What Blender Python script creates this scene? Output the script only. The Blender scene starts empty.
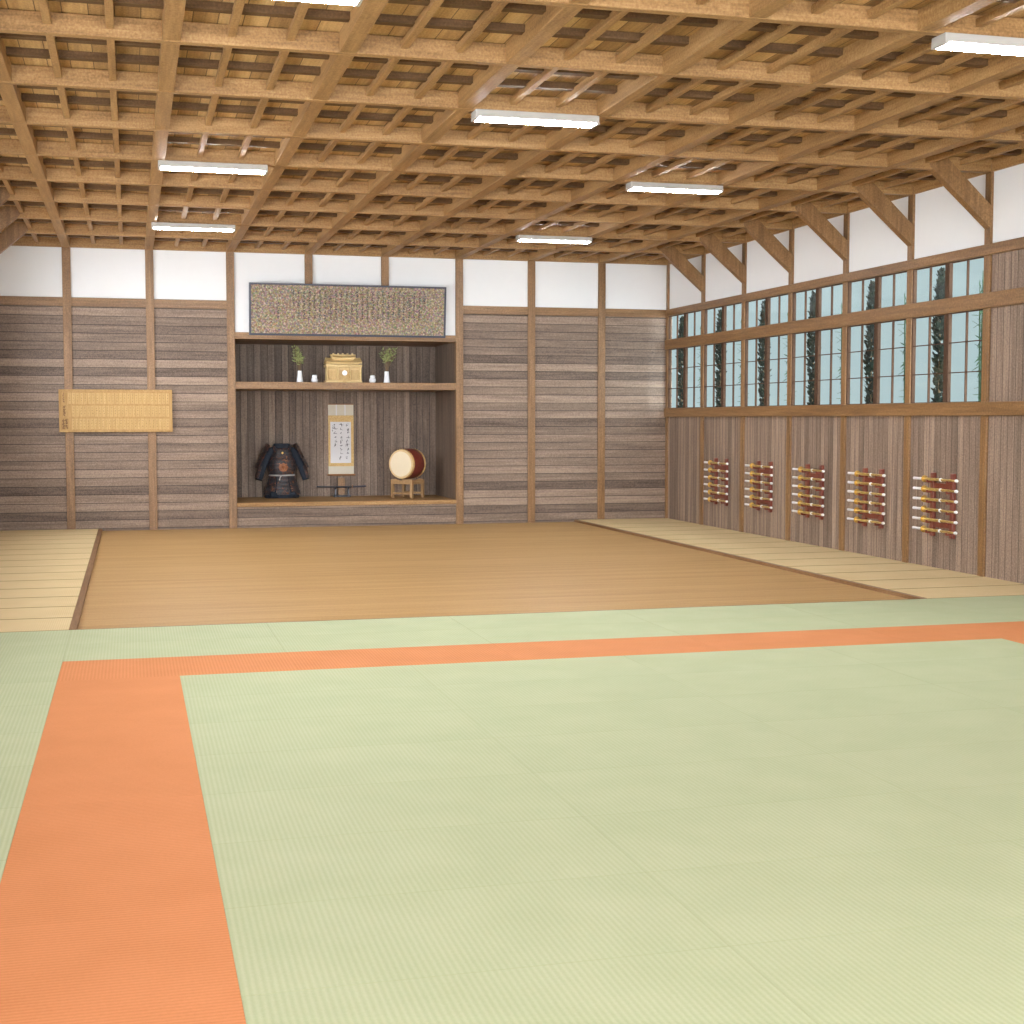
import bpy, math, random
from mathutils import Vector, Matrix
random.seed(7)
SC = bpy.context.scene
COL = SC.collection
PI = math.pi

# ---------------------------------------------------------------- measures (metres)
U = 0.9                                   # short side of a judo mat
XR, XL = 9.962, -2.766                    # inner faces of the right and left wall
D, YF = 15.452, -13.7                     # inner face of the back wall, front wall behind the camera
ZT, ZW, ZF = 5.0, 4.121, -0.04            # underside of the beams, foot of the plaster, wooden floor
PX = [10.009 - 1.4246 * n for n in range(10)]        # posts along the back wall
PY = [15.423 - 1.8168 * n for n in range(17)]        # posts along the side walls
AX0, AX1, AD = 1.508, 5.662, 1.85         # alcove: sides and depth
YB = D + AD
ZP = 0.427                                # top of the alcove platform

SKY_TEAL, SKY_WHITE, SKY_K = (.0255, .0302, .0312), (.94, .975, 1.03), 13.0
# ---------------------------------------------------------------- mesh helper
class MB:
    def __init__(s): s.v = []; s.f = []
    def add(s, vs, fs):
        n = len(s.v); s.v += [tuple(v) for v in vs]; s.f += [tuple(i + n for i in f) for f in fs]
    def box(s, x0, x1, y0, y1, z0, z1):
        s.add([(x0,y0,z0),(x1,y0,z0),(x1,y1,z0),(x0,y1,z0),(x0,y0,z1),(x1,y0,z1),(x1,y1,z1),(x0,y1,z1)],
              [(3,2,1,0),(4,5,6,7),(0,1,5,4),(1,2,6,5),(2,3,7,6),(3,0,4,7)]); return s
    def prism(s, poly, h, frame):
        """poly (a,b) counter-clockwise, extruded by h along the third axis of frame = (origin, A, B, Cdir)"""
        o, A, B, Cd = [Vector(q) for q in frame]; n = len(poly)
        vs = [o + A*a + B*b for a, b in poly] + [o + A*a + B*b + Cd*h for a, b in poly]
        s.add(vs, [tuple(range(n))[::-1], tuple(range(n, 2*n))] + [(i, (i+1) % n, n + (i+1) % n, n + i) for i in range(n)]); return s
    def lathe(s, prof, c=(0,0,0), axis=(0,0,1), n=24, sx=1.0, sy=1.0):
        a = Vector(axis).normalized(); t = Vector((1,0,0)) if abs(a.x) < .9 else Vector((0,1,0))
        if abs(a.z) > .99: t = Vector((1,0,0))
        p = (t - a*t.dot(a)).normalized(); q = a.cross(p); c = Vector(c); vs = []; fs = []
        for r, h in prof:
            for k in range(n):
                w = 2*PI*k/n; vs.append(c + a*h + p*(r*math.cos(w)*sx) + q*(r*math.sin(w)*sy))
        m = len(prof)
        for i in range(m-1):
            for k in range(n):
                k2 = (k+1) % n; fs.append((i*n+k, i*n+k2, (i+1)*n+k2, (i+1)*n+k))
        if prof[0][0] > 1e-5: fs.append(tuple(range(n))[::-1])
        if prof[-1][0] > 1e-5: fs.append(tuple((m-1)*n + k for k in range(n)))
        s.add(vs, fs); return s
    def tube(s, pts, rad, n=8, flat=1.0):
        pts = [Vector(p) for p in pts]
        if not isinstance(rad, (list, tuple)): rad = [rad]*len(pts)
        vs = []; fs = []; up = Vector((0,0,1))
        for i, p in enumerate(pts):
            d = (pts[min(i+1, len(pts)-1)] - pts[max(i-1, 0)]).normalized()
            b = d.cross(up)
            if b.length < .05: b = d.cross(Vector((0,1,0)))
            b.normalize(); e = b.cross(d)
            for k in range(n):
                w = 2*PI*k/n; vs.append(p + b*(math.cos(w)*rad[i]) + e*(math.sin(w)*rad[i]*flat))
        for i in range(len(pts)-1):
            for k in range(n):
                k2 = (k+1) % n; fs.append((i*n+k, i*n+k2, (i+1)*n+k2, (i+1)*n+k))
        fs.append(tuple(range(n))[::-1]); fs.append(tuple((len(pts)-1)*n + k for k in range(n)))
        s.add(vs, fs); return s
    def shell(s, rows, th):
        """rows: grid of points; gives it thickness th along the local normal"""
        R, Cn = len(rows), len(rows[0]); P = [[Vector(p) for p in r] for r in rows]; N = []
        for i in range(R):
            for j in range(Cn):
                du = P[i][min(j+1, Cn-1)] - P[i][max(j-1, 0)]; dv = P[min(i+1, R-1)][j] - P[max(i-1, 0)][j]
                N.append(du.cross(dv).normalized())
        front = [P[i][j] + N[i*Cn+j]*th/2 for i in range(R) for j in range(Cn)]
        back = [P[i][j] - N[i*Cn+j]*th/2 for i in range(R) for j in range(Cn)]
        o = R*Cn; fs = []
        for i in range(R-1):
            for j in range(Cn-1):
                a, b, c, d = i*Cn+j, i*Cn+j+1, (i+1)*Cn+j+1, (i+1)*Cn+j
                fs += [(a,b,c,d), (d+o,c+o,b+o,a+o)]
        rim = [j for j in range(Cn)] + [i*Cn+Cn-1 for i in range(1, R)] + [(R-1)*Cn+j for j in range(Cn-2, -1, -1)] + [i*Cn for i in range(R-2, 0, -1)]
        for k in range(len(rim)):
            a, b = rim[k], rim[(k+1) % len(rim)]; fs.append((b, a, a+o, b+o))
        s.add(front+back, fs); return s
    def trim(s, mat, label, bevel=0.0): return trim(s, mat, label, bevel)
    def build(s, name, mat, parent=None, bevel=0.0, smooth=False, loc=None):
        me = bpy.data.meshes.new(name); me.from_pydata(s.v, [], s.f); me.update()
        import bmesh
        bm = bmesh.new(); bm.from_mesh(me); bmesh.ops.recalc_face_normals(bm, faces=bm.faces); bm.to_mesh(me); bm.free()
        me.materials.append(mat)
        if smooth:
            for p in me.polygons: p.use_smooth = True
            try: me.set_sharp_from_angle(angle=math.radians(40))
            except Exception: pass
        o = bpy.data.objects.new(name, me); COL.objects.link(o)
        if parent: o.parent = parent
        if loc: o.location = loc
        if bevel:
            b = o.modifiers.new('bevel', 'BEVEL'); b.width = bevel; b.segments = 2; b.limit_method = 'ANGLE'
        return o

def tag(o, label=None, cat=None, group=None, kind=None):
    for k, v in (('label', label), ('category', cat), ('group', group), ('kind', kind)):
        if v: o[k] = v
    return o
def thing(name, loc, label, cat, group=None, rz=0.0):
    o = bpy.data.objects.new(name, None); COL.objects.link(o); o.location = loc; o.rotation_euler = (0,0,rz)
    o.empty_display_size = .2
    return tag(o, label, cat, group)
def dup(o, loc=None, rz=None, label=None, group=None):
    r = o.copy(); COL.objects.link(r)
    if loc is not None: r.location = loc
    if rz is not None: r.rotation_euler = (0,0,rz)
    if label: r['label'] = label
    if group: r['group'] = group
    for ch in list(o.children):
        c = ch.copy(); COL.objects.link(c); c.parent = r
        for g in list(ch.children):
            e = g.copy(); COL.objects.link(e); e.parent = c
    return r

# ---------------------------------------------------------------- materials
class NT:
    def __init__(s, name):
        s.m = bpy.data.materials.new(name); s.m.use_nodes = True; s.t = s.m.node_tree; s.t.nodes.clear()
        s.out = s.n('ShaderNodeOutputMaterial'); s.b = s.n('ShaderNodeBsdfPrincipled'); s.l(s.b.outputs[0], s.out.inputs[0])
    def n(s, t, **kw):
        x = s.t.nodes.new(t)
        for k, v in kw.items(): setattr(x, k, v)
        return x
    def l(s, a, b): s.t.links.new(a, b)
    def val(s, sock, v):
        if hasattr(v, 'is_linked') or hasattr(v, 'links'): s.l(v, sock)
        else: sock.default_value = v
    def math(s, op, a, b=0.0, c=None):
        x = s.n('ShaderNodeMath', operation=op); s.val(x.inputs[0], a); s.val(x.inputs[1], b)
        if c is not None: s.val(x.inputs[2], c)
        return x.outputs[0]
    def coords(s): return s.n('ShaderNodeTexCoord').outputs['Object']
    def mapping(s, vec, scale, loc=(0,0,0)):
        x = s.n('ShaderNodeMapping'); s.l(vec, x.inputs[0]); x.inputs['Scale'].default_value = scale; x.inputs['Location'].default_value = loc
        return x.outputs[0]
    def noise(s, vec, scale=1.0, detail=4.0, rough=.55, dist=0.0):
        x = s.n('ShaderNodeTexNoise'); s.l(vec, x.inputs['Vector'])
        x.inputs['Scale'].default_value = scale; x.inputs['Detail'].default_value = detail
        x.inputs['Roughness'].default_value = rough; x.inputs['Distortion'].default_value = dist
        return x.outputs['Fac']
    def ramp(s, f, stops):
        x = s.n('ShaderNodeValToRGB'); s.l(f, x.inputs[0]); e = x.color_ramp.elements
        while len(e) < len(stops): e.new(.5)
        for el, (p, c) in zip(e, stops): el.position = p; el.color = (*c, 1)
        return x.outputs[0]
    def mix(s, f, a, b, mode='MIX'):
        x = s.n('ShaderNodeMix', data_type='RGBA', blend_type=mode); s.val(x.inputs[0], f)
        for i, v in ((6, a), (7, b)):
            if isinstance(v, tuple): x.inputs[i].default_value = (*v, 1)
            else: s.l(v, x.inputs[i])
        return x.outputs[2]
    def bump(s, h, strength=.3, dist=.01):
        x = s.n('ShaderNodeBump'); s.l(h, x.inputs['Height']); x.inputs['Strength'].default_value = strength; x.inputs['Distance'].default_value = dist
        s.l(x.outputs[0], s.b.inputs['Normal'])
    def fin(s, col=None, rough=.5, spec=.5, metal=0.0):
        if col is not None:
            if isinstance(col, tuple): s.b.inputs['Base Color'].default_value = (*col, 1)
            else: s.l(col, s.b.inputs['Base Color'])
        s.val(s.b.inputs['Roughness'], rough); s.b.inputs['Specular IOR Level'].default_value = spec; s.b.inputs['Metallic'].default_value = metal
        return s.m

def rnd_offset(t, vec):
    oi = t.n('ShaderNodeObjectInfo'); cmb = t.n('ShaderNodeCombineXYZ')
    for i, k in enumerate((17.0, 31.0, 23.0)): t.l(t.math('MULTIPLY', oi.outputs['Random'], k), cmb.inputs[i])
    a = t.n('ShaderNodeVectorMath', operation='ADD'); t.l(vec, a.inputs[0]); t.l(cmb.outputs[0], a.inputs[1]); return a.outputs[0]
def wood(name, axis, dark, mid, light, rough=.42, spec=.5, fine=1.0):
    """timber with its grain along one axis"""
    t = NT(name); v = rnd_offset(t, t.coords())
    sc = [26.0*fine]*3; sc[axis] = 1.3*fine; s2 = [5.0]*3; s2[axis] = .5
    a = t.noise(t.mapping(v, sc), 1.0, 5, .65, .4); b = t.noise(t.mapping(v, s2), 1.0, 3, .5)
    sp = t.noise(v, 48, 2, .6)
    f = t.math('ADD', t.math('MULTIPLY', a, .42), t.math('ADD', t.math('MULTIPLY', b, .22), t.math('MULTIPLY', sp, .36)))
    c = t.ramp(f, [(.30, dark), (.5, mid), (.70, light)])
    t.bump(a, .25, .004)
    return t.fin(c, rough, spec)
def planks(name, grain, across, width, cols, rough=.55, spec=.35, seam=.035, seamdark=.85, tone=.4):
    """boards of a given width laid side by side, each with a tone of its own"""
    t = NT(name); v = t.coords(); sep = t.n('ShaderNodeSeparateXYZ'); t.l(v, sep.inputs[0])
    w = t.math('DIVIDE', sep.outputs[across], width); fl = t.math('FLOOR', w); fr = t.math('FRACT', w)
    wn = t.n('ShaderNodeTexWhiteNoise', noise_dimensions='1D'); t.l(fl, wn.inputs['W'])
    off = t.n('ShaderNodeCombineXYZ'); t.l(t.math('MULTIPLY', wn.outputs[0], 40.0), off.inputs[grain])
    add = t.n('ShaderNodeVectorMath', operation='ADD'); t.l(v, add.inputs[0]); t.l(off.outputs[0], add.inputs[1])
    sc = [34.0]*3; sc[grain] = 1.1; s2 = [9.0]*3; s2[grain] = .55
    a = t.noise(t.mapping(add.outputs[0], sc), 1.0, 6, .7, .3); b = t.noise(t.mapping(add.outputs[0], s2), 1.0, 3, .5, .5)
    sp = t.noise(v, 48, 2, .6)
    f = t.math('ADD', t.math('MULTIPLY', a, .36), t.math('ADD', t.math('MULTIPLY', b, .30), t.math('MULTIPLY', sp, .34)))
    f = t.math('ADD', f, t.math('MULTIPLY', t.math('SUBTRACT', wn.outputs[0], .5), tone*.5))
    c = t.ramp(f, [(.30, cols[0]), (.50, cols[1]), (.72, cols[2])])
    edge = t.math('LESS_THAN', t.math('MINIMUM', fr, t.math('SUBTRACT', 1.0, fr)), seam)
    c = t.mix(t.math('MULTIPLY', edge, seamdark), c, tuple(q*.25 for q in cols[0]))
    h = t.math('SUBTRACT', t.math('MULTIPLY', a, .3), edge); t.bump(h, .35, .008)
    return t.fin(c, rough, spec)
def plain(name, col, rough=.5, spec=.5, metal=0.0, var=0.0, scale=30.0):
    t = NT(name)
    if var:
        f = t.noise(t.coords(), scale, 4, .6); c = t.mix(f, tuple(q*(1-var) for q in col), tuple(min(1, q*(1+var)) for q in col)); return t.fin(c, rough, spec, metal)
    return t.fin(col, rough, spec, metal)
def emit(name, col, k):
    t = NT(name); t.b.inputs['Base Color'].default_value = (*col, 1); t.b.inputs['Emission Color'].default_value = (*col, 1); t.b.inputs['Emission Strength'].default_value = k
    return t.m
def weave(name, c0, c1, period, axis=0, rough=.8, amp=.3, hx=None, hy=None, edge=(.1, .1, .1), k=1.0):
    """woven mat: ribs across one axis, fine fibre noise, edging or painted seam shade along the borders at +-hx, +-hy"""
    t = NT(name); v = t.coords(); sep = t.n('ShaderNodeSeparateXYZ'); t.l(v, sep.inputs[0])
    w = t.math('SINE', t.math('MULTIPLY', sep.outputs[axis], 2*PI/period)); w = t.math('MULTIPLY_ADD', w, .5, .5)
    sc = [90.0]*3; sc[axis] = 260.0
    a = t.noise(t.mapping(v, sc), 1.0, 3, .6); b = t.noise(rnd_offset(t, v), 2.2, 3, .5); sp = t.noise(v, 70, 3, .7)
    f = t.math('ADD', t.math('MULTIPLY', w, amp), t.math('ADD', t.math('MULTIPLY', a, .3), t.math('MULTIPLY', b, .5)))
    f = t.math('ADD', f, t.math('MULTIPLY', sp, .45))
    f = t.math('DIVIDE', f, amp + 1.25)
    c = t.ramp(f, [(.3, c0), (.7, c1)])
    for ax, hh in ((0, hx), (1, hy)):
        if hh: c = t.mix(t.math('MULTIPLY', t.math('GREATER_THAN', t.math('ABSOLUTE', sep.outputs[ax]), hh), k), c, edge)
    t.bump(t.math('ADD', w, a), .25, .003)
    return t.fin(c, rough, .25)

POST = ((.09, .042, .014), (.225, .116, .041), (.39, .22, .095))
CEIL = ((.13, .066, .022), (.325, .18, .067), (.52, .325, .14))
M = {}
for i, a in enumerate('xyz'):
    M['post_'+a] = wood('post timber '+a, i, *POST)
    M['beam_'+a] = wood('beam timber '+a, i, *CEIL, rough=.55, spec=.35)
M['purlin'] = wood('shade-toned purlin timber', 0, (.06, .032, .014), (.115, .062, .027), (.19, .11, .05), rough=.6, spec=.2)  # shade of the purlins' camera-facing sides is put into this colour
M['mull'] = wood('window timber', 2, (.04, .022, .014), (.08, .044, .028), (.13, .078, .05), rough=.85, spec=.1)
M['sill'] = wood('sill timber', 1, (.10, .05, .02), (.22, .115, .05), (.34, .20, .10), rough=.6, spec=.3)
GREY = ((.075, .052, .038), (.212, .15, .11), (.41, .30, .22))
M['plank_h'] = planks('grey boards laid flat', 0, 2, .152, GREY)
M['plank_v'] = planks('grey boards standing x', 2, 0, .135, GREY)
M['plank_vy'] = planks('grey boards standing y', 2, 1, .135, tuple(tuple(q*1.22 for q in c) for c in GREY), tone=.28)  # same grey timber as the back wall, with brighter light put into the colour
M['floor'] = planks('polished floor boards', 0, 1, .11, ((.33, .18, .062), (.47, .285, .112), (.57, .36, .16)), rough=.5, spec=.3, seam=.03, seamdark=.22, tone=.16)
M['roof'] = planks('roof boards', 1, 0, .2, ((.22, .12, .042), (.47, .285, .11), (.72, .50, .23)), tone=.5, seam=.02)
M['plaster'] = plain('white plaster', (.80, .805, .80), .9, .1, var=.015, scale=6)
M['green'] = weave('pale green mat', (.395, .445, .26), (.50, .535, .345), .026, hx=.8955, hy=.4455, edge=(.33, .36, .19), k=.3)  # border colour stands in for shading at the rolled seams
M['orange'] = weave('orange mat', (.55, .205, .072), (.69, .275, .115), .026)
M['straw'] = weave('straw mat', (.60, .455, .235), (.75, .59, .345), .02, hy=.418, edge=(.26, .175, .06), k=.85)
M['white'] = plain('white glaze', (.85, .85, .86), .15)
M['lampbody'] = plain('lamp enamel', (.46, .445, .41), .5)
M['tube'] = emit('lamp diffuser', (.93, .97, 1.0), 78.0)
M['ink'] = plain('ink', (.02, .02, .025), .7)
M['gold'] = plain('gilt metal', (.72, .46, .12), .3, metal=.75)

# ---------------------------------------------------------------- room shell
def struct(o): o['kind'] = 'structure'; return o
def holder(mb, name, mat): return struct(mb.build(name, mat))
TRIM = [0]
def trim(mb, mat, label, bevel=0.0):
    TRIM[0] += 1
    o = struct(mb.build('trim_%d' % TRIM[0], mat, None, bevel)); o['label'] = label; return o

floor = holder(MB().box(XL-.12, XR+.12, YF-.12, D+.1, ZF-.12, ZF), 'floor', M['floor'])
MB().box(-.925, -.855, 2.745, D, ZF, 0).trim(M['sill'], 'dark timber sill bordering the wooden floor', .003)
MB().box(8.04, 8.11, 2.745, D, ZF, 0).trim(M['sill'], 'dark timber sill bordering the wooden floor', .003)
MB().box(-.9, 8.1, 2.705, 2.745, ZF, -.002).trim(M['sill'], 'dark timber sill bordering the wooden floor', .003)

# back wall
wb = MB()
wb.box(XL-.1, AX0-.03, D, D+.1, ZF, 4.0); wb.box(AX1+.03, XR+.1, D, D+.1, ZF, 4.0); wb.box(AX0-.03, AX1+.03, D, D+.1, ZF, .37)
wall_back = holder(wb, 'wall_back', M['plank_h'])
pl = MB(); pl.box(XL-.1, AX0-.03, D+.005, D+.1, 4.0, ZT+.3); pl.box(AX1+.03, XR+.1, D+.005, D+.1, 4.0, ZT+.3); pl.box(AX0-.03, AX1+.03, D+.005, D+.1, 3.45, ZT+.3)
pl.build('plaster_panel', M['plaster'], wall_back)
for n, x in enumerate(PX):
    z1 = ZT + .1
    if n in (4, 5):                      # short posts above the alcove
        MB().box(x-.072, x+.072, D-.04, D+.06, 3.5, z1).trim(M['post_z'], 'upright timber post of the back wall', .005)
    elif n in (0, 9):
        MB().box(max(x-.072, XL), min(x+.072, XR), D-.03, D+.06, ZF, z1).trim(M['post_z'], 'upright timber post of the back wall', .005)
    else:
        MB().box(x-.072, x+.072, D-.04, D+.09, ZF, z1).trim(M['post_z'], 'upright timber post of the back wall', .005)
for a, b in ((XL, AX0-.05), (AX1+.05, XR)):
    MB().box(a, b, D-.035, D+.06, 3.967, ZW).trim(M['post_x'], 'horizontal timber rail of the back wall', .005)
AL = MB()
AL.box(AX0-.03, AX1+.03, YB, YB+.08, .1, 3.6); AL.box(AX0-.06, AX0, D+.08, YB+.05, .1, 3.6); AL.box(AX1, AX1+.06, D+.08, YB+.05, .1, 3.6)
holder(AL, 'wall_alcove', M['plank_v'])
MB().box(AX0, AX1, D-.05, YB, 3.43, 3.553).trim(M['post_x'], 'timber lintel of the alcove', .005)
MB().box(AX0, AX1, D-.03, YB, 2.52, 2.652).trim(M['post_x'], 'timber shelf of the alcove', .005)
MB().box(AX0, AX1, D-.035, YB, .352, ZP).trim(M['beam_x'], 'timber platform of the alcove', .005)

# right wall
wr = MB(); wr.box(XR, XR+.1, YF-.1, D+.05, ZF, 2.1); wr.box(XR, XR+.1, YF-.1, PY[6], 2.1, 4.06)
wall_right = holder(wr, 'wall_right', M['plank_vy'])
MB().box(XR+.004, XR+.1, YF-.1, D+.05, 4.06, ZT+.3).build('plaster_panel', M['plaster'], wall_right)
for n, y in enumerate(PY):
    y1 = min(y+.065, D)
    MB().box(XR-.03, XR+.042, y-.065, y1, ZF, ZT+.1).trim(M['post_z'], 'upright timber post of the right wall', .005)
for z0, z1, px in ((3.99, ZW, .055), (3.338, 3.528, .058), (2.012, 2.182, .06)):
    MB().box(XR-px, XR+.1, YF, D, z0, z1).trim(M['post_y'], 'horizontal timber rail of the right wall', .006)
def brace(sgn, xw, y, parent):
    A = (-sgn, 0, 0)                      # into the room
    poly = [(.03, 4.315), (.87, 5.03), (.87, 5.20), (.70, 5.20), (.03, 4.60)]
    MB().prism(poly, .12, ((xw, y-.06, 0), A, (0, 0, 1), (0, 1, 0))).trim(M['post_z'], 'slanting timber brace from post to ceiling beam', .004)
for y in PY[1:]: brace(1, XR, y, wall_right)

# left wall (just outside the photograph on the left)
wl = MB(); wl.box(XL-.1, XL, YF-.1, D+.05, ZF, 2.1); wl.box(XL-.1, XL, PY[1], D+.05, 2.1, 4.06)
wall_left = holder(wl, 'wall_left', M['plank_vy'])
MB().box(XL-.1, XL-.004, YF-.1, D+.05, 4.06, ZT+.3).build('plaster_panel', M['plaster'], wall_left)
for y in PY:
    MB().box(XL-.09, XL+.04, y-.065, min(y+.065, D), ZF, ZT+.1).trim(M['post_z'], 'upright timber post of the left wall', .005)
for z0, z1, px in ((3.99, ZW, .055), (3.338, 3.528, .058), (2.012, 2.182, .06)):
    MB().box(XL-.1, XL+px, YF, D, z0, z1).trim(M['post_y'], 'horizontal timber rail of the left wall', .006)
for y in PY[1:]: brace(-1, XL, y, wall_left)
# front wall, behind the camera; open band added to let fill daylight in
wall_front = holder(MB().box(XL-.1, XR+.1, YF-.1, YF, ZF, .6), 'wall_front', M['plank_h'])
MB().box(XL-.1, XR+.1, YF-.1, YF-.004, 4.2, ZT+.3).build('plaster_panel', M['plaster'], wall_front)
for z0, z1 in ((.55, .7), (4.1, 4.25)): MB().box(XL, XR, YF-.1, YF+.04, z0, z1).trim(M['post_x'], 'horizontal timber rail of the front wall', .005)
for x in PX[1:9]: MB().box(x-.06, x+.06, YF-.09, YF+.03, .7, 4.1).trim(M['post_z'], 'upright timber post of the front wall', .005)

# ceiling: boards over purlins, joists, cross beams and long beams
ceiling = holder(MB().box(XL-.1, XR+.1, YF-.1, D+.1, ZT+.165, ZT+.3), 'ceiling', M['roof'])
for n, x in enumerate(PX):
    MB().box(max(x-.072, XL), min(x+.072, XR+.05), YF, D, ZT, ZT+.165).build('beam', M['beam_y'], ceiling, .006)
for y in PY:
    MB().box(XL, XR, y-.048, min(y+.048, D), ZT-.004, ZT+.16).build('cross_beam', M['beam_x'], ceiling, .005)
for a, b in zip(PX[1:], PX[:-1]):
    for q in (1/3, 2/3):
        x = a + (b-a)*q
        MB().box(x-.032, x+.032, YF, D, ZT+.062, ZT+.125).build('joist', M['beam_y'], ceiling, .004)
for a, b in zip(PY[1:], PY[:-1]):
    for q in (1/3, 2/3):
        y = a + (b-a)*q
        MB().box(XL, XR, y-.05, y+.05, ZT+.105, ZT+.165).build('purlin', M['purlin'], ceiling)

# windows: six bays, each with two upper and two lower sashes
tg = NT('window glass'); tg.t.nodes.remove(tg.b)
tr = tg.n('ShaderNodeBsdfTransparent'); tr.inputs[0].default_value = (.93, .98, .98, 1)
gl = tg.n('ShaderNodeBsdfGlossy'); gl.inputs['Roughness'].default_value = .08
mx = tg.n('ShaderNodeMixShader'); mx.inputs[0].default_value = .05; tg.l(tr.outputs[0], mx.inputs[1]); tg.l(gl.outputs[0], mx.inputs[2]); tg.l(mx.outputs[0], tg.out.inputs[0])
M['glass'] = tg.m
for i in range(6):
    ya, yb = PY[i]-.065, PY[i+1]+.065
    win = struct(thing('window_%d' % (i+1), (XR, (ya+yb)/2, 2.18), 'wooden latticed window bay of four sashes, number %d from the far corner' % (i+1), None))
    del_keys = [k for k in ('category',) if k in win.keys()]
    h = (ya-yb)/2
    MB().box(-.02, .042, -.03, .03, 0, 1.82).build('mullion', M['mull'], win, .003)
    for z0, z1, rows in ((0.0, 1.16, 3), (1.345, 1.815, 1)):
        for y0, y1 in ((.03, h), (-h, -.03)):
            fw = .022
            f = MB(); f.box(-.012, .04, y0, y0+fw, z0, z1); f.box(-.012, .04, y1-fw, y1, z0, z1)
            f.box(-.012, .04, y0+fw, y1-fw, z0, z0+fw*.5); f.box(-.012, .04, y0+fw, y1-fw, z1-fw*.6, z1)
            s_ = f.build('sash', M['mull'], win, .002)
            MB().box(.012, .016, y0+fw*.5, y1-fw*.5, z0+.01, z1-.01).build('pane', M['glass'], s_)
            ym = (y0+y1)/2
            m_ = MB(); m_.box(-.002, .03, ym-.007, ym+.007, z0, z1)
            for r in range(1, rows):
                zz = z0 + (z1-z0)*r/rows; m_.box(.001, .027, y0, y1, zz-.006, zz+.006)
            m_.build('muntin', M['mull'], s_)

for i in range(1, 16):                                       # unseen window bays added on the left wall to admit fill daylight
    ya, yb = PY[i]-.065, PY[i+1]+.065; h = (ya-yb)/2
    win = struct(thing('window_%d' % (i+6), (XL, (ya+yb)/2, 2.18), 'unseen wooden window bay added in the left wall for daylight', None))
    MB().box(-.09, 0, -.03, .03, 0, 1.82).build('mullion', M['mull'], win, .003)
    for z0, z1 in ((0.0, 1.16), (1.345, 1.815)):
        for y0, y1 in ((.03, h), (-h, -.03)):
            f = MB(); f.box(-.07, -.02, y0, y0+.036, z0, z1); f.box(-.07, -.02, y1-.036, y1, z0, z1); f.box(-.07, -.02, y0+.036, y1-.036, z0, z0+.02); f.box(-.07, -.02, y0+.036, y1-.036, z1-.02, z1)
            f.build('sash', M['mull'], win)

# ---------------------------------------------------------------- mats
def mat_mesh(lx, ly, m, name):
    return MB().box(-lx/2+.0004, lx/2-.0004, -ly/2+.0004, ly/2-.0004, 0, -ZF).build(name, m, None, .0012)
ORD = ['first', 'second', 'third', 'fourth', 'fifth', 'sixth', 'seventh', 'eighth', 'ninth', 'tenth', 'eleventh', 'twelfth', 'thirteenth', 'fourteenth', 'fifteenth']
protos = {}
def put_mat(kind, name, x0, y0, lx, ly, label, group, long_y=False):
    key = (kind, round(lx, 3), round(ly, 3)); cx, cy = x0+lx/2, y0+ly/2
    if key not in protos:
        if long_y:
            o = mat_mesh(ly, lx, M[kind], name)
        else: o = mat_mesh(lx, ly, M[kind], name)
        protos[key] = o
    else:
        o = protos[key].copy(); COL.objects.link(o)
    o.location = (cx, cy, ZF); o.rotation_euler = (0, 0, PI/2 if long_y else 0)
    tag(o, label, 'mat', group)
colw = ['leftmost', 'second from left', 'third from left', 'rightmost']
for r in range(9):
    for c in range(4):
        put_mat('green', 'judo_mat', c*2*U, -(r+1)*U, 2*U, U,
                'green judo mat inside the border, %s, %s row from the back orange strip' % (colw[c], ORD[r]), 'green mats inside the orange border')
for r in range(2):
    for c in range(7):
        put_mat('green', 'judo_mat', (-3+2*c)*U, (1+r)*U, 2*U, U,
                'green judo mat, %s from left in the row %s' % (ORD[c], ('directly behind the orange strip', 'bordering the wooden floor')[r]), 'green mats behind the orange border')
for r in range(9):
    put_mat('green', 'judo_mat', -3*U, -r*U, 2*U, U, 'green judo mat left of the orange border, %s from the far orange corner' % ORD[r], 'green mats left of the orange border')
for r in range(5):
    put_mat('green', 'judo_mat', 9*U, -r*U, 2*U, U, 'green judo mat right of the orange border, %s from the far orange corner' % ORD[r], 'green mats right of the orange border')
for c in range(5):
    put_mat('orange', 'judo_mat', (-1+2*c)*U, 0, 2*U, U, 'orange judo mat in the back border strip, %s from left' % ORD[c], 'orange border mats')
for c in range(5):
    put_mat('orange', 'judo_mat', -U, -(2*c+2)*U, U, 2*U, 'orange judo mat in the left border strip, %s from the far corner' % ORD[c], 'orange border mats', True)
for c in range(3):
    put_mat('orange', 'judo_mat', 8*U, -(2*c+2)*U, U, 2*U, 'orange judo mat in the right border strip, %s from the far corner' % ORD[c], 'orange border mats', True)
SW = .88
for side, x0, x1 in (('left', XL, -.925), ('right', 8.11, XR)):
    for r in range(15):
        y0 = 2.705 + r*SW; ly = min(SW, D-.005-y0)
        key = ('straw', side, round(ly, 3))
        if key not in protos:
            o = MB().box(-(x1-x0)/2, (x1-x0)/2, -ly/2+.008, ly/2-.008, 0, -ZF).build('straw_tatami', M['straw'], None, .004); protos[key] = o
        else:
            o = protos[key].copy(); COL.objects.link(o)
        o.location = ((x0+x1)/2, y0+ly/2, ZF)
        if r == 14: lab = 'narrow beige straw tatami against the back wall, at the foot of the %s wall' % side
        else: lab = 'beige straw tatami along the %s wall, %s from the green mats' % (side, ORD[r])
        tag(o, lab, 'mat', 'straw tatami along the %s wall' % side)

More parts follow.
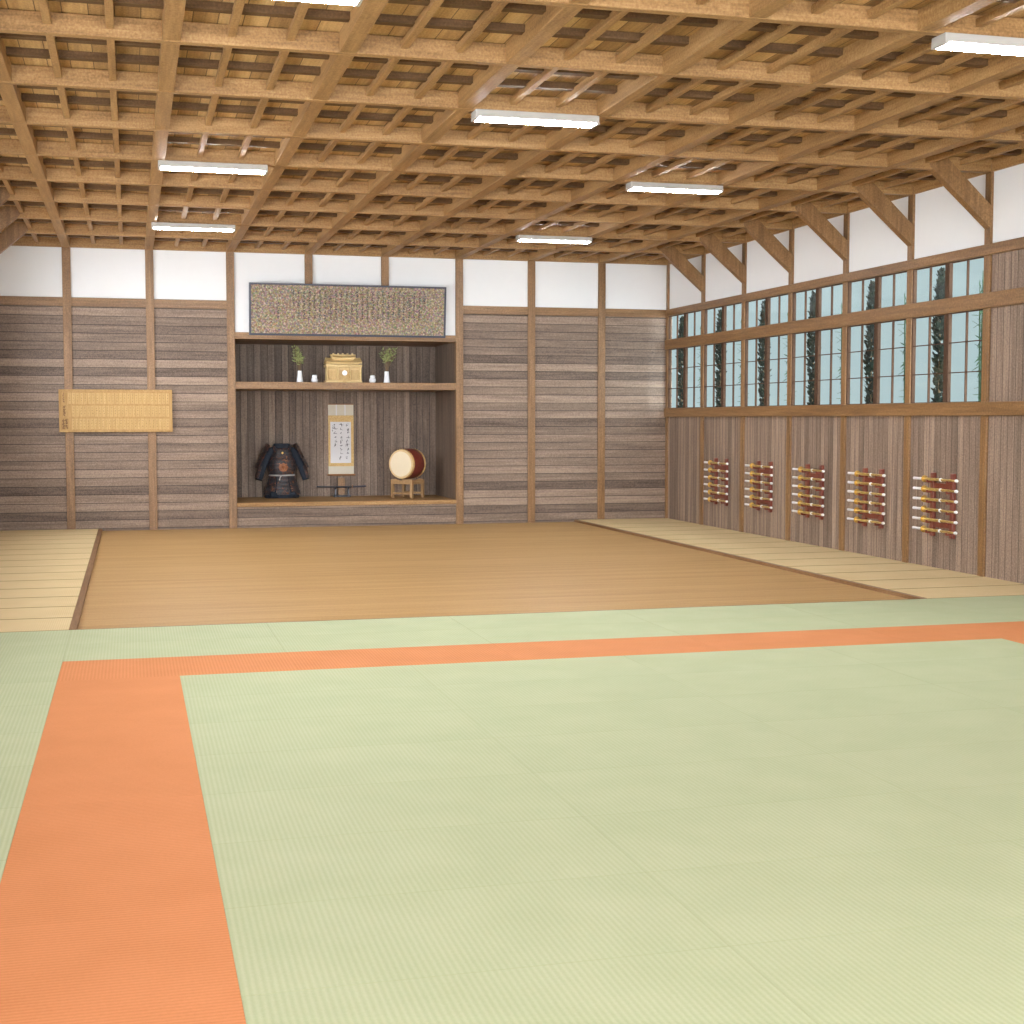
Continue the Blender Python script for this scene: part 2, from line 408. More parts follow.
# ---------------------------------------------------------------- ceiling lamps
lamp0 = thing('ceiling_lamp', (0, 0, 0), 'lamp', 'lamp', 'white strip lamps under the ceiling beams')
LH, LW2, LL = .085, .11, 1.27
hb = MB(); hb.prism([(-LW2, -LH+.012), (LW2, -LH+.012), (LW2*.92, 0), (-LW2*.92, 0)], LL, ((0, 0, 0), (0, 1, 0), (0, 0, 1), (1, 0, 0)))
hb.build('housing', M['lampbody'], lamp0, .006)
MB().box(.03, LL-.03, -LW2+.012, LW2-.012, -LH, -LH+.016).build('diffuser', M['tube'], lamp0, .004)
for x0 in (0, LL-.028):
    MB().box(x0, x0+.028, -LW2, LW2, -LH-.002, -LH+.016).build('end_cap', M['lampbody'], lamp0, .003)
spots = []
rows3 = {-.93: 'cut by the top edge', 6.339: 'halfway to the back wall', 11.789: 'closest to the back wall'}
for px, nm in ((.03, 'left column'), (5.89, 'right column')):
    for y in (-.93, 6.339, 11.789): spots.append((px, y, 'white strip lamp under the ceiling beams, %s, %s' % (nm, rows3[y] if not (nm[0] == 'r' and y < 0) else 'nearest the camera, at the right edge')))
spots.append((2.98, 2.705, 'white strip lamp under the ceiling beams, alone in the middle column'))
for i, (x, y, lab) in enumerate(spots):
    o = lamp0 if i == 0 else dup(lamp0)
    o.location = (x, y+.02, ZT-.004); o['label'] = lab

# ---------------------------------------------------------------- sword racks and swords on the right wall
M['rack'] = wood('red lacquered rack', 2, (.11, .025, .015), (.19, .044, .026), (.30, .08, .045), rough=.35)
t = NT('gold scabbard'); f = t.noise(t.mapping(t.coords(), (90, 14, 90)), 1.0, 3, .6)
M['saya'] = t.fin(t.ramp(f, [(.35, (.24, .14, .03)), (.5, (.46, .31, .08)), (.65, (.62, .45, .17))]), .35, .5, .2)
M['grip'] = plain('white grip cord', (.74, .73, .74), .6, var=.12, scale=60)
M['brown'] = plain('brown lacquer', (.30, .13, .04), .35)
rack0 = thing('mounted_sword_rack', (XR, 0, .42), 'rack', 'rack', 'sword racks on the right wall')
for y in (.31, -.16): MB().box(-.05, 0, y-.037, y+.037, 0, .84).build('upright', M['rack'], rack0, .006)
for z in (.635, .125): MB().box(-.04, -.008, -.115, .265, z, z+.072).build('board', M['rack'], rack0, .004)
for k in range(6):
    for y in (.31, -.16):
        z = .085 + .134*k - .0225
        p = MB(); p.box(-.125, -.045, y-.014, y+.014, z-.022, z); p.box(-.125, -.112, y-.014, y+.014, z, z+.016); p.build('hook', M['rack'], rack0)
sw0 = thing('katana', (0, 0, 0), 's', 'sword', 'swords')
# the sword lies along y: +y grip end, -y scabbard end
MB().lathe([(.012, .0), (.019, .012), (.017, .13), (.019, .24), (.019, .26)], (0, .60, 0), (0, -1, 0), 12).build('grip', M['grip'], sw0, smooth=True)
MB().lathe([(.016, 0), (.045, .004), (.047, .012), (.045, .02), (.028, .022), (.028, .045), (.02, .05)], (0, .34, 0), (0, -1, 0), 16).build('guard', M['gold'], sw0, smooth=True)
MB().lathe([(.019, .0), (.022, .01), (.020, .2), (.019, .36)], (0, .30, 0), (0, -1, 0), 12).build('scabbard', M['saya'], sw0, smooth=True)
MB().lathe([(.02, 0), (.025, .006), (.025, .022), (.02, .028)], (0, -.055, 0), (0, -1, 0), 12).build('scabbard_ring', M['white'], sw0, smooth=True)
MB().lathe([(.017, .0), (.016, .16), (.014, .33)], (0, -.09, 0), (0, -1, 0), 12).build('scabbard_tip', M['saya'], sw0, smooth=True)
MB().lathe([(.016, 0), (.021, .008), (.022, .035), (.014, .05)], (0, -.41, 0), (0, -1, 0), 12).build('end_cap', M['white'], sw0, smooth=True)
rk = ['nearest the camera', 'second nearest the camera', 'middle of the five', 'second from the far corner', 'closest to the far corner']
lv = ['bottom', 'second from bottom', 'third from bottom', 'third from top', 'second from top', 'top']
for i in range(5):
    yc = PY[6-i] + .812; r = rack0 if i == 0 else dup(rack0)
    r.location = (XR, yc, .42); r['label'] = 'dark red wooden rack of six swords on the right wall, %s' % rk[i]
    for k in range(6):
        s_ = sw0 if (i == 0 and k == 0) else dup(sw0)
        s_.location = (XR-.088, yc+.1, .505+.134*k)
        s_['label'] = 'white-gripped gold sword, %s on the rack %s' % (lv[k], rk[i]); s_['group'] = 'swords on the wall racks'

# ---------------------------------------------------------------- name board on the left of the back wall
t = NT('honey wood'); f = t.noise(t.mapping(rnd_offset(t, t.coords()), (40, 40, 3)), 1.0, 4, .6)
M['honey'] = t.fin(t.ramp(f, [(.3, (.37, .205, .065)), (.7, (.53, .335, .13))]), .5, .3)
t = NT('pale name wood'); f = t.noise(t.mapping(rnd_offset(t, t.coords()), (40, 40, 3)), 1.0, 4, .6)
M['pale'] = t.fin(t.ramp(f, [(.3, (.46, .29, .105)), (.7, (.60, .40, .165))]), .5, .3)
M['brownink'] = plain('brown ink', (.16, .075, .03), .7)
nb = thing('name_board', (-.58, D-.04, 1.737), 'honey coloured wooden board of hanging name tablets across two posts on the left', 'board')
W2 = .978; H2 = .758
MB().box(-W2, W2, -.03, 0, 0, H2).build('backing', M['honey'], nb, .004)
fb = MB()
for z0, z1 in ((0, .03), (H2-.03, H2)): fb.box(-W2, W2, -.05, -.03, z0, z1)
for x0, x1 in ((-W2, -W2+.03), (W2-.03, W2)): fb.box(x0, x1, -.05, -.03, .03, H2-.03)
fb.build('frame', M['honey'], nb, .003)
tp = MB().box(-.028, .028, -.012, 0, 0, .195); tab0 = None; ink = MB()
def stroke(mb, x, y, z, lx, lz, rot, th=.003):
    """one brush stroke lying on a vertical face looking toward -y"""
    c, s_ = math.cos(rot), math.sin(rot); w = [(-lx, -lz*.35), (0, -lz), (lx, -lz*.5), (lx*.9, lz*.6), (0, lz*.8), (-lx, lz*.4)]
    P = [(x+a*c-b*s_, z+a*s_+b*c) for a, b in w]; n = len(P)
    mb.add([(a, y-th, b) for a, b in P] + [(a, y, b) for a, b in P], [tuple(range(n))] + [tuple(range(n, 2*n))[::-1]] + [(i, (i+1) % n, n+(i+1) % n, n+i) for i in range(n)])
def glyph(mb, x, y, z, s, k=3, cursive=False):
    for q in range(k):
        a = random.choice((0, 0, PI/2, PI/2, .7, -.7)) + random.uniform(-.25, .25)
        stroke(mb, x+random.uniform(-.28, .28)*s, y, z+random.uniform(-.3, .3)*s, s*random.uniform(.22, .48), s*random.uniform(.05, .09)*(1.3 if cursive else 1), a)
rows_n = (27, 26, 26)
for r in range(3):
    zb = .045 + r*.228; x_start = -W2+.215 if r != 2 else -W2+.15
    n = rows_n[r]; step = (W2-.05-x_start)/n
    MB().box(-W2+.03, W2-.03, -.045, -.03, zb+.2, zb+.212).build('rail', M['honey'], nb)
    for k in range(n):
        x = x_start + step*(k+.5)
        if tab0 is None: o = tab0 = tp.build('name_tablet', M['pale'], nb, .002)
        else:
            o = tab0.copy(); COL.objects.link(o); o.parent = nb
        o.location = (x, -.03, zb+random.uniform(0, .004))
        for q in range(3): glyph(ink, x, -.042, zb+.155-.05*q, .03, 2)
for zb, wd in ((.05, .10), (.285, .075), (.515, .05)):
    MB().box(-W2+.05, -W2+.06+wd, -.042, -.03, zb, zb+.19).build('title_tablet', M['honey'], nb, .002)
    for cx in ([-W2+.055+wd/2] if wd < .09 else [-W2+.075, -W2+.125]):
        for q in range(5): glyph(ink, cx, -.042, zb+.165-.035*q, .055 if wd > .06 else .035, 6)
ink.build('ink_lettering', M['brownink'], nb)

# ---------------------------------------------------------------- framed inscription over the alcove
t = NT('mottled gilt panel'); v = t.coords()
vo = t.n('ShaderNodeTexVoronoi'); t.l(v, vo.inputs['Vector']); vo.inputs['Scale'].default_value = 34
f = t.noise(v, 30, 4, .75); g = t.noise(v, 3, 3, .5)
c = t.ramp(f, [(.33, (.05, .035, .025)), (.47, (.19, .13, .07)), (.57, (.36, .25, .13)), (.68, (.66, .56, .42))])
hs = t.n('ShaderNodeHueSaturation'); t.l(vo.outputs['Color'], hs.inputs['Color']); hs.inputs['Saturation'].default_value = .85; hs.inputs['Value'].default_value = .55
c = t.mix(.20, c, hs.outputs[0])
M['panel'] = t.fin(c, .55, .4)
M['navy'] = plain('dark blue lacquer', (.035, .035, .055), .35)
fp = thing('inscribed_plaque', (3.615, D-.062, 3.502), 'long dark-framed plaque with columns of writing, leaning on the alcove lintel', 'plaque')
fp.rotation_euler = (math.radians(6.0), 0, 0)
PW, PH = 1.832, .952
MB().box(-PW+.03, PW-.03, -.028, 0, .03, PH-.03).build('panel', M['panel'], fp)
fb = MB()
for z0, z1 in ((0, .038), (PH-.034, PH)): fb.box(-PW, PW, -.045, .0, z0, z1)
for s_ in (-1, 1): fb.box(min(s_*PW, s_*(PW-.036)), max(s_*PW, s_*(PW-.036)), -.045, .0, .038, PH-.034)
fb.build('frame', M['navy'], fp, .004)
ins = MB()
for cI in range(26):
    x = 1.42 - cI*.098
    for r in range(12 if cI not in (0, 25) else 7):
        glyph(ins, x, -.0285, .815-r*.044, .048, 4)
for r in range(6): glyph(ins, -1.30, -.0285, .60-r*.05, .055, 4)
ins.build('inscription', M['ink'], fp)

# ---------------------------------------------------------------- hanging scroll
hs_ = thing('hanging_scroll', (3.727, YB-.002, .836), 'cream hanging scroll with three columns of cursive brush writing, on the alcove back wall', 'scroll')
M['cream'] = plain('cream silk', (.66, .60, .48), .7, .2, var=.05, scale=20)
t = NT('gold brocade'); f = t.noise(t.coords(), 60, 3, .6)
M['brocade'] = t.fin(t.ramp(f, [(.35, (.56, .34, .11)), (.65, (.74, .52, .22))]), .5, .4)
M['paper'] = plain('scroll paper', (.74, .72, .72), .8, .1, var=.03, scale=8)
sw2 = .254
MB().box(-sw2, sw2, -.006, 0, .02, 1.425).build('mount', M['cream'], hs_)
MB().box(-sw2, sw2, -.009, -.006, .19, 1.205).build('brocade_border', M['brocade'], hs_)
MB().box(-.212, .2, -.012, -.009, .255, 1.077).build('writing_paper', M['paper'], hs_)
for x in (-.09, .085): MB().box(x-.012, x+.012, -.009, -.006, 1.205, 1.425).build('hanging_band', M['paper'], hs_)
MB().lathe([(.018, 0), (.018, .56)], (-.28, -.012, .018), (1, 0, 0), 12).build('roller', M['brown'], hs_, smooth=True)
MB().lathe([(.01, 0), (.01, .51)], (-.255, -.006, 1.428), (1, 0, 0), 8).build('top_rod', M['brown'], hs_, smooth=True)
cal = MB()
for cx, n, top in ((.13, 9, 1.02), (.0, 9, 1.02), (-.115, 6, 1.02)):
    for r in range(n): glyph(cal, cx+random.uniform(-.012, .012), -.012, top-r*.082, .06 if (r*7+int(cx*100)) % 4 else .085, 3, False)
for r in range(3): glyph(cal, -.165, -.012, 1.0-r*.05, .04, 3, False)
cal.build('brush_writing', M['ink'], hs_)

# ---------------------------------------------------------------- sword stand under the scroll with one dark sword
M['black'] = plain('black lacquer', (.02, .02, .028), .3)
st = thing('sword_stand', (3.70, 17.04, ZP), 'low dark sword stand with a brown upright, under the hanging scroll', 'stand')
MB().box(-.17, .17, -.10, .10, 0, .035).build('base', M['black'], st, .008)
MB().box(-.07, .07, .05, .09, .03, .375).build('back_post', M['post_z'], st, .006)
for x in (-.13, .13):
    MB().prism([(-.03, .03), (.03, .03), (.025, .15), (.045, .19), (.02, .19), (0, .165), (-.02, .19), (-.045, .19), (-.025, .15)], .03, ((x-.015, 0, 0), (0, 1, 0), (0, 0, 1), (1, 0, 0))).build('arm', M['black'], st)
k2 = thing('katana', (3.70, 17.04, ZP+.196), 'single black sheathed sword lying across the low stand under the scroll', 'sword')
curve = lambda a, b, n: [(a+(b-a)*i/n, 0, .012*(((a+(b-a)*i/n)/.5)**2)) for i in range(n+1)]
MB().tube(curve(-.50, .20, 10), .017, 10).build('scabbard', M['black'], k2, smooth=True)
MB().lathe([(.017, 0), (.04, .003), (.04, .01), (.017, .013)], (.20, 0, .002), (1, 0, 0), 14).build('guard', M['brown'], k2, smooth=True)
MB().tube(curve(.213, .48, 6), .016, 10).build('grip', M['navy'], k2, smooth=True)

# ---------------------------------------------------------------- household shrine on the shelf, with mirror, vases and jars
M['hinoki'] = wood('pale shrine wood', 0, (.56, .38, .15), (.72, .52, .23), (.82, .64, .34), rough=.5)
M['hinoki_d'] = wood('shrine door wood', 2, (.44, .27, .09), (.60, .40, .16), (.70, .50, .24), rough=.5)
sh = thing('household_shrine', (3.605, 16.12, 2.652), 'pale wooden household shrine with stepped roofs, centre of the alcove shelf', 'shrine')
MB().box(-.345, .345, -.17, .17, 0, .05).build('base', M['hinoki'], sh, .005)
MB().box(-.32, .32, -.10, .15, .05, .32).build('body', M['hinoki'], sh, .004)
for x in (-.335, -.12, .12, .335): MB().lathe([(.014, 0), (.014, .27)], (x*.97, -.145, .05), (0, 0, 1), 10).build('pillar', M['hinoki'], sh, smooth=True)
for x, w in ((-.215, .075), (0, .09), (.215, .075)):
    for s_ in (-1, 1):
        a, b = sorted((x + s_*.003, x + s_*w)); d_ = MB().box(a, b, -.116, -.10, .065, .25).build('door', M['hinoki_d'], sh, .003)
MB().box(-.12, .12, -.21, -.15, 0, .035).build('step', M['hinoki'], sh, .004)
def roof(w, d, z, rise, th):
    rows = []
    for i in range(9):
        u = i/8*2-1; zz = z + rise*(1-abs(u)**.8)
        rows.append([(w*q, d*u, zz + .012*abs(q)**4) for q in [j/8*2-1 for j in range(9)]])
    return MB().shell(rows, th)
roof(.338, .215, .375, .085, .035).build('lower_roof', M['hinoki'], sh)
MB().box(-.345, .345, -.19, .19, .305, .35).build('eave_beam', M['hinoki'], sh, .004)
MB().box(-.20, .20, -.09, .10, .40, .48).build('upper_body', M['hinoki'], sh, .003)
roof(.228, .15, .47, .055, .028).build('upper_roof', M['hinoki'], sh)
MB().box(-.245, .245, -.03, .03, .522, .548).build('ridge', M['hinoki'], sh, .005)
for x in (-.18, -.09, 0, .09, .18): MB().lathe([(.014, 0), (.017, .05), (.014, .1)], (x, -.05, .558), (0, 1, 0), 8).build('ridge_billet', M['hinoki'], sh, smooth=True)
mi = thing('round_mirror', (3.605, 15.88, 2.652), 'small round white mirror on a wooden foot, in front of the shrine doors', 'mirror')
MB().lathe([(.044, 0), (.048, .004), (.048, .01), (.044, .014)], (0, .007, .19), (0, -1, 0), 24).build('disc', M['white'], mi, smooth=True)
ft = MB(); ft.box(-.045, .045, -.03, .03, 0, .02); ft.prism([(-.03, .02), (.03, .02), (.012, .08), (.035, .145), (.02, .15), (0, .12), (-.02, .15), (-.035, .145), (-.012, .08)], .02, ((0, .025, 0), (1, 0, 0), (0, 0, 1), (0, -1, 0)))
ft.build('foot', M['hinoki_d'], mi, .002)
t = NT('sakaki leaf'); f = t.noise(t.coords(), 25, 2, .5)
M['leaf'] = t.fin(t.ramp(f, [(.3, (.16, .20, .06)), (.7, (.46, .48, .20))]), .45, .4)
M['twig'] = plain('twig', (.22, .14, .07), .8)
def leaf(mb, p, d, ln, w):
    d = Vector(d).normalized(); s_ = d.cross(Vector((random.uniform(-.4, .4), random.uniform(-1, 1), 1))).normalized(); n = s_.cross(d)*.002
    p = Vector(p); A = [p, p+d*ln*.35+s_*w, p+d*ln*.75+s_*w*.6, p+d*ln, p+d*ln*.75-s_*w*.6, p+d*ln*.35-s_*w]
    mb.add([a+n for a in A] + [a-n for a in A], [(0,1,2,3,4,5), (11,10,9,8,7,6)] + [(i, (i+1) % 6, 6+(i+1) % 6, 6+i) for i in range(6)])
def vase(x, label, lean, seed):
    random.seed(seed)
    o = thing('offering_vase', (x, 15.99, 2.652), label, 'vase', 'white vases by the shrine')
    MB().lathe([(.066, 0), (.068, .012), (.058, .03), (.048, .12), (.041, .20), (.042, .225), (.034, .228), (.030, .19), (.0, .185)], (0, 0, 0), n=24).build('body', M['white'], o, smooth=True)
    g = thing('sakaki_sprig', (x, 15.99, 2.652+.1905), ('leafy green sprig standing in the white vase %s the shrine' % ('left of' if lean < 0 else 'right of')), 'sprig', 'green sprigs in the vases')
    lm = MB(); sm = MB()
    for k in range(9):
        a = random.uniform(0, 2*PI); sp = random.uniform(.02, .17); h = random.uniform(.26, .48)
        tip = Vector((math.cos(a)*sp + lean*.02, math.sin(a)*sp*.7, h)); base = Vector((random.uniform(-.012, .012), random.uniform(-.012, .012), 0))
        mid = base.lerp(tip, .5) + Vector((0, 0, .03)); sm.tube([base, mid, tip], [.004, .003, .0015], 5)
        for q in range(9):
            f_ = .45 + .55*q/8; p = base.lerp(mid, f_*2) if f_ < .5 else mid.lerp(tip, f_*2-1)
            leaf(lm, p, (random.uniform(-1, 1), random.uniform(-.6, .6), random.uniform(-.1, .9)), random.uniform(.06, .10), random.uniform(.014, .024))
    sm.build('stems', M['twig'], g); lm.build('leaves', M['leaf'], g)
vase(2.77, 'tall tapered white vase on the shelf, left of the shrine', -1, 11)
vase(4.43, 'tall tapered white vase on the shelf, right of the shrine', 1, 23)
for x, sd in ((3.05, 'left'), (4.155, 'right')):
    o = thing('offering_jar', (x, 15.99, 2.652), 'small round lidded white jar on the shelf, close to the %s side of the shrine' % sd, 'jar', 'white jars by the shrine')
    MB().lathe([(.04, 0), (.056, .02), (.066, .055), (.060, .085), (.046, .10), (.0, .101)], (0, 0, 0), n=20).build('body', M['white'], o, smooth=True)
    MB().lathe([(.047, .10), (.05, .105), (.05, .135), (.044, .15), (.0, .152)], (0, 0, 0), n=20).build('lid', M['white'], o, smooth=True)

# ---------------------------------------------------------------- drum on its stand
ax = Vector((-.707, -.707, 0)); DC = Vector((4.91, 16.42, 1.092)); R0 = .275; HL = .225
M['drumred'] = wood('drum lacquer', 0, (.12, .022, .014), (.19, .036, .024), (.27, .058, .04), rough=.3)
M['skin'] = plain('drum skin', (.80, .68, .48), .6, var=.05, scale=8)
M['skinedge'] = plain('drum skin edge', (.70, .49, .24), .6, var=.1, scale=30)
dr = thing('taiko_drum', (DC.x, DC.y, DC.z-R0-.02), 'red-brown barrel drum with cream skins on a wooden stand in the alcove', 'drum')
zc = R0+.02
MB().lathe([(R0-.005, -HL), (R0+.022, -HL*.55), (R0+.03, 0), (R0+.022, HL*.55), (R0-.005, HL)], (0, 0, zc), ax, 40).build('barrel', M['drumred'], dr, smooth=True)
for s_ in (1, -1):
    a2 = ax*s_
    edge = MB().lathe([(R0+.012, HL-.055), (R0+.012, HL-.03), (R0+.006, HL+.006), (R0-.03, HL+.008), (R0-.035, HL-.01)], (0, 0, zc), a2, 40).build('skin_edge', M['skinedge'], dr, smooth=True)
    MB().lathe([(.0, HL+.012), (R0-.03, HL+.010), (R0-.028, HL-.005), (0, HL-.005)], (0, 0, zc), a2, 40).build('drum_head', M['skin'], dr, smooth=True)
    t1 = Vector((-a2.y, a2.x, 0)); cc = Vector((0, 0, zc)); first = None
    for k in range(32):
        w = 2*PI*k/32; d_ = t1*math.cos(w) + Vector((0, 0, 1))*math.sin(w); p = cc + a2*(HL-.042) + d_*(R0+.012)
        MB().lathe([(.015, -.003), (.012, .006), (.005, .011), (0, .012)], p, d_, 8).build('tack', M['gold'], edge, smooth=True)
ds = thing('drum_stand', (DC.x, DC.y, ZP), 'light brown four-legged wooden stand carrying the barrel drum', 'stand', rz=math.radians(45))
M['stand'] = wood('stand wood', 2, (.24, .13, .05), (.36, .21, .09), (.46, .29, .14))
# local x runs along (.707,.707): the drum axis
for sx in (-1, 1):
    for sy in (-1, 1):
        MB().prism([(-.028, -.028), (.028, -.028), (.028, .028), (-.028, .028)], .36, ((sx*.19, sy*.225, 0), (1, 0, 0), (0, 1, 0), (0, 0, 1))).build('leg', M['stand'], ds, .005)
for sx in (-1, 1):
    MB().prism([(-.225, .27), (.225, .27), (.225, .36), (.15, .375), (.07, .345), (0, .335), (-.07, .345), (-.15, .375), (-.225, .36)], .045, ((sx*.19+.0225, 0, 0), (0, 1, 0), (0, 0, 1), (-1, 0, 0))).build('cradle', M['stand'], ds, .004)
    MB().box(sx*.19-.018, sx*.19+.018, -.2, .2, .07, .11).build('rail', M['stand'], ds, .004)
for sy in (-1, 1): MB().box(-.17, .17, sy*.225-.018, sy*.225+.018, .27, .32).build('rail', M['stand'], ds, .004)

# ---------------------------------------------------------------- suit of armour
def laced(name, base, specks, sc):
    t = NT(name); v = t.coords(); f = t.noise(v, sc, 5, .8, .6); g = t.noise(v, sc*.22, 2, .5)
    k = t.math('ADD', t.math('MULTIPLY', f, .75), t.math('MULTIPLY', g, .25))
    return t.fin(t.ramp(k, [(.42, base), (.525, tuple(q*1.3 for q in base)), (.565, specks[0]), (.605, specks[1]), (.66, specks[2])]), .45, .5)
M['dou'] = laced('laced black plates', (.022, .022, .026), ((.07, .024, .012), (.34, .09, .02), (.55, .36, .14)), 42)
M['sode'] = laced('laced shoulder plates', (.028, .022, .022), ((.12, .035, .018), (.26, .07, .03), (.42, .25, .1)), 60)
M['indigo'] = plain('indigo cloth', (.028, .035, .048), .85, .15, var=.35, scale=30)
M['cord'] = plain('pale cord', (.42, .39, .37), .8)
M['crest'] = laced('orange brocade', (.20, .06, .015), ((.42, .13, .03), (.60, .26, .05), (.75, .5, .15)), 70)
ar = thing('samurai_armour', (2.515, 16.98, ZP), 'dark seated suit of armour without helmet, orange-flecked, at the left of the alcove', 'armour')
MB().lathe([(.32, 0), (.335, .03), (.30, .10), (.24, .25), (.20, .40)], (0, 0, 0), n=32, sx=1.02, sy=.62).build('robe', M['indigo'], ar, smooth=True)
for s_ in (-1, 1):                                            # knees under the cloth
    MB().lathe([(.0, -.12), (.07, -.10), (.10, -.03), (.10, .03), (.07, .10), (0, .12)], (s_*.15, -.13, .075), (1, -.25*s_, 0), 16, 1, .75).build('knee', M['indigo'], ar, smooth=True)
# cuirass made of lames
prof = []
lam = 7
for k in range(lam):
    f0, f1 = k/lam, (k+1)/lam
    r = lambda q: .232 + .045*math.sin(PI*min(1, q*1.35))*(1 if q < .74 else .75) - .03*max(0, q-.6)/.4
    prof += [(r(f0)+.006, .445+.50*f0), (r(f1)-.004, .445+.50*f1-.004)]
prof += [(.17, .965), (.12, .99)]
MB().lathe(prof, (0, 0, 0), n=40, sx=1.0, sy=.70).build('cuirass', M['dou'], ar, smooth=True)
MB().lathe([(.135, .94), (.15, .99), (.145, 1.05), (.125, 1.065), (.115, 1.02), (.11, .95)], (0, .01, 0), n=28, sx=1.1, sy=.8).build('collar', M['indigo'], ar, smooth=True)
for s_ in (-1, 1):                                            # shoulder straps
    MB().tube([(s_*.135, -.14, .90), (s_*.15, -.09, .99), (s_*.155, 0, 1.02), (s_*.15, .10, .98), (s_*.135, .15, .90)], [.03]*5, 8, .5).build('shoulder_strap', M['dou'], ar, smooth=True)
cr = MB()
for k in range(8):
    w = 2*PI*k/8; cr.lathe([(0, 0), (.04, .004), (.035, .012), (0, .016)], (.055*math.cos(w)+.01, -.196+.0, .60+.05*math.sin(w)), (0, -1, 0), 10)
cr.lathe([(0, 0), (.04, .008), (.03, .02), (0, .026)], (.01, -.194, .60), (0, -1, 0), 12)
cr.build('breast_emblem', M['crest'], ar, smooth=True)
MB().lathe([(0, 0), (.022, .004), (.018, .010), (0, .012)], (0, -.158, .885), (0, -1, .15), 12).build('breast_clasp', M['gold'], ar, smooth=True)
pts = [(.244*math.cos(w), .172*math.sin(w), .445) for w in [2*PI*k/32 for k in range(33)]]
MB().tube(pts, .016, 8).build('waist_cord', M['cord'], ar, smooth=True)
MB().tube([(-.02, -.185, .445), (-.05, -.20, .42), (-.07, -.205, .35)], .012, 6).build('cord_end', M['cord'], ar, smooth=True)
# seven skirt panels, five lames each
for k in range(7):
    w0 = -PI/2 + (k-3)*2*PI/7; hw = PI/7*.90; rows = []
    for i in range(11):
        f = i/10; z = .44 - .37*f; R = .236 + .125*f + (.008 if i % 2 == 0 else -.004)
        rows.append([(R*math.cos(w0+q*hw), R*math.sin(w0+q*hw)*(.70-.06*f), z) for q in (-1, -.5, 0, .5, 1)])
    MB().shell(rows, .010).build('skirt_panel', M['dou'], ar)
for s_ in (-1, 1):
    # sleeve with hanging cuff
    MB().tube([(s_*.15, .0, .955), (s_*.20, .0, .93), (s_*.29, -.02, .82), (s_*.36, -.04, .66), (s_*.425, -.07, .46), (s_*.455, -.09, .36)], [.06, .085, .09, .085, .075, .07], 16, .9).build('sleeve', M['indigo'], ar, smooth=True)
    rows = []
    for i in range(9):                                         # forearm guard
        f = i/8; c = Vector((s_*(.375+.075*f), -.05-.04*f, .62-.24*f)); Rr = .088-.014*f
        rows.append([c + Vector((s_*math.cos(w)*Rr, math.sin(w)*Rr, math.cos(w)*.03)) for w in [(-1.35+2.4*j/6) for j in range(7)]])
    MB().shell(rows, .010).build('forearm_guard', M['sode'], ar)
    rows = []
    for i in range(15):                                        # large shoulder guard of seven lames
        f = i/14; c = Vector((s_*(.235+.235*f), -.01, 1.035-.46*f)); kk = .012 if i % 2 == 0 else -.002
        rows.append([c + Vector((s_*(kk+.05*(1-q*q)), q*.17, .04*(1-q*q))) for q in [-1, -.66, -.33, 0, .33, .66, 1]])
    MB().shell(rows, .012).build('shoulder_guard', M['sode'], ar)

# ---------------------------------------------------------------- garden strip outside the windows
struct(MB().box(XR+.12, XR+3.5, 2.5, D+2.5, -.25, -.1).build('garden_ground', plain('garden soil', (.09, .075, .05), .95, var=.3, scale=4)))
t = NT('conifer green'); f = t.noise(t.coords(), 8, 3, .6)
M['conifer'] = t.fin(t.ramp(f, [(.35, (.006, .010, .008)), (.7, (.018, .03, .018))]), .7, .2)
t = NT('bamboo green'); f = t.noise(t.coords(), 6, 3, .6)
M['bamboo'] = t.fin(t.ramp(f, [(.35, (.03, .07, .035)), (.7, (.10, .20, .10))]), .6, .3)
random.seed(5)
cy = thing('cypress', (0, 0, 0), 'c', 'tree', 'slim cypresses outside the windows')
MB().tube([(0, 0, 0), (.01, 0, 1.5), (0, .01, 3.4)], [.035, .025, .008], 8).build('trunk', M['twig'], cy)
lm = MB()
for k in range(1700):
    z = random.uniform(.2, 4.05); f = (4.1-z)/3.9
    w = random.uniform(0, 2*PI)
    env = .078*min(1, (4.1-z)/.55)*(.75+.25*math.sin(z*2.1+.6)) if z > 2.9 else .07*(.75+.25*math.sin(z*2.6))
    r = env*random.uniform(.25, 1.0)
    leaf(lm, (math.cos(w)*r, math.sin(w)*r, z), (math.cos(w)*.6, math.sin(w)*.6, random.uniform(.4, 1.4)), random.uniform(.05, .10), random.uniform(.018, .028))
lm.build('foliage', M['conifer'], cy)
bb = thing('bamboo', (0, 0, 0), 'b', 'plant', 'bamboo outside the windows')
cn = MB(); lb = MB()
for k in range(5):
    y0 = random.uniform(-.06, .06); ln_ = random.uniform(-.06, .12); x0 = random.uniform(-.04, .04); h = random.uniform(3.0, 4.2)
    path = [(x0, y0+ln_*(q/8)**2, h*q/8) for q in range(9)]; cn.tube(path, [.011]*8+[.005], 6)
    for q in range(46):
        f = random.uniform(.45, 1); p = Vector((x0, y0+ln_*f*f, h*f))
        leaf(lb, p, (random.uniform(-.5, .5), random.uniform(-.7, .7), random.uniform(-1.4, .5)), random.uniform(.07, .13), random.uniform(.006, .011))
cn.build('canes', M['bamboo'], bb); lb.build('leaves', M['bamboo'], bb)
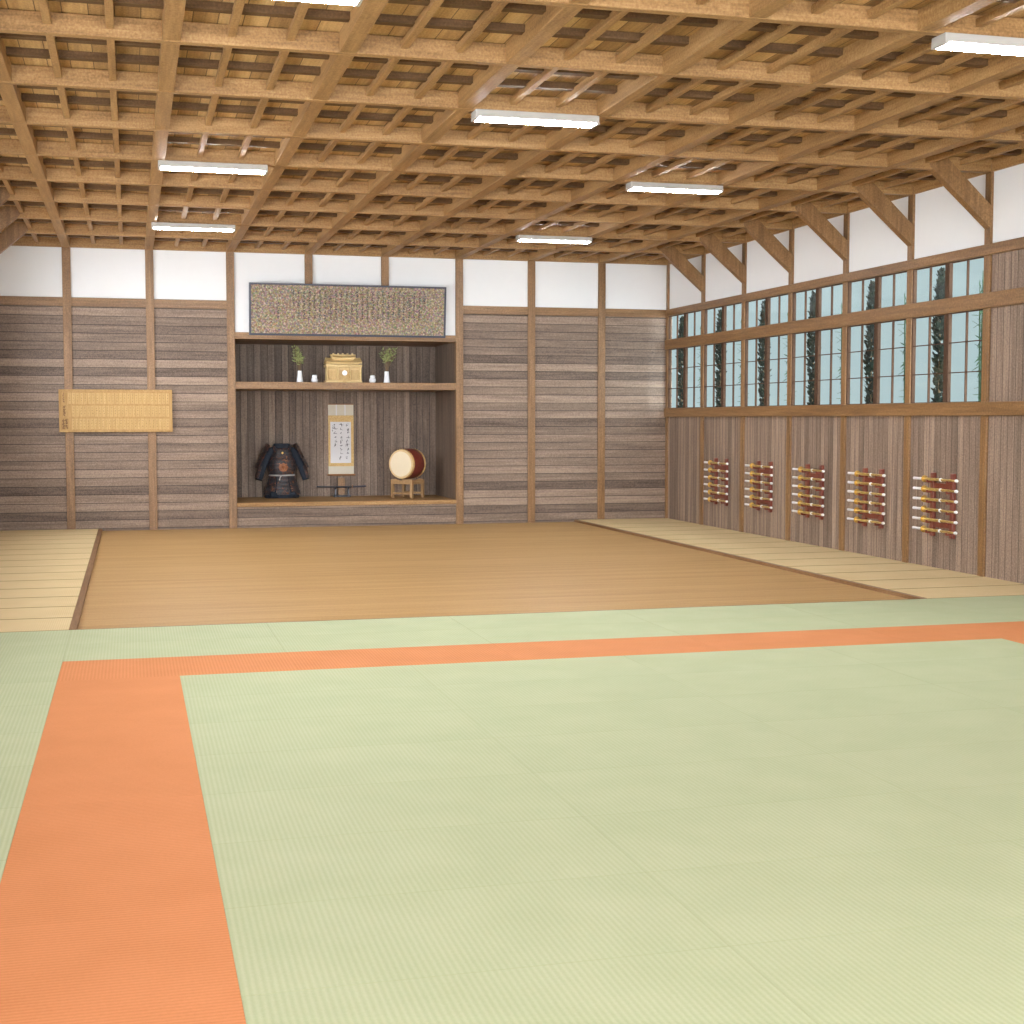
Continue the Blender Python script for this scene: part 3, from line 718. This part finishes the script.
wn = ['nearest the camera', 'second nearest', 'third nearest', 'fourth nearest', 'fifth nearest', 'beside the corner']
for i in range(6):
    yn = PY[6-i]
    c = cy if i == 0 else dup(cy); c.location = (XR+.32, yn+(1.585, 1.61, 1.66, 1.70, 1.77, 1.86)[i], -.1); c.rotation_euler = (0, 0, i*1.3)
    c['label'] = 'slim dark cypress outside, seen through the far half of window bay %s' % wn[i]
    b = bb if i == 0 else dup(bb); b.location = (XR+.32, yn+(.60, .63, .67, .71, .77, .84)[i], -.1)
    b['label'] = 'thin green bamboo outside, seen through the near half of window bay %s' % wn[i]

# ---------------------------------------------------------------- sky, camera, view
w = bpy.data.worlds.new('sky'); SC.world = w; w.use_nodes = True
bg = w.node_tree.nodes.get('Background') or w.node_tree.nodes.new('ShaderNodeBackground')
wt = w.node_tree; tc = wt.nodes.new('ShaderNodeTexCoord')
def wdot(v):
    n = wt.nodes.new('ShaderNodeVectorMath'); n.operation = 'DOT_PRODUCT'; wt.links.new(tc.outputs['Generated'], n.inputs[0]); n.inputs[1].default_value = v; return n.outputs['Value']
# sky: white fill brightness added to the front and left, pale teal to the right
rp = wt.nodes.new('ShaderNodeValToRGB'); wt.links.new(wdot((-.42, -.90, .1)), rp.inputs[0])
e = rp.color_ramp.elements; e[0].position = .0; e[1].position = 1.0
e[0].color = (*SKY_TEAL, 1); e[1].color = (*SKY_WHITE, 1)
wt.links.new(rp.outputs[0], bg.inputs[0]); bg.inputs[1].default_value = SKY_K
cam = bpy.data.cameras.new('camera'); co = bpy.data.objects.new('camera', cam); COL.objects.link(co)
cam.lens = 50; cam.sensor_width = 36; cam.sensor_fit = 'HORIZONTAL'; cam.clip_end = 200
co.location = (-.331, -11.116, 1.967); co.rotation_euler = (PI/2-.0652, 0, -.2614)
SC.camera = co
vs = SC.view_settings
SC.display_settings.display_device = 'sRGB'
vs.view_transform = 'Standard'; vs.look = 'None'; vs.exposure = 0.74; vs.gamma = 1.0; vs.use_curve_mapping = False
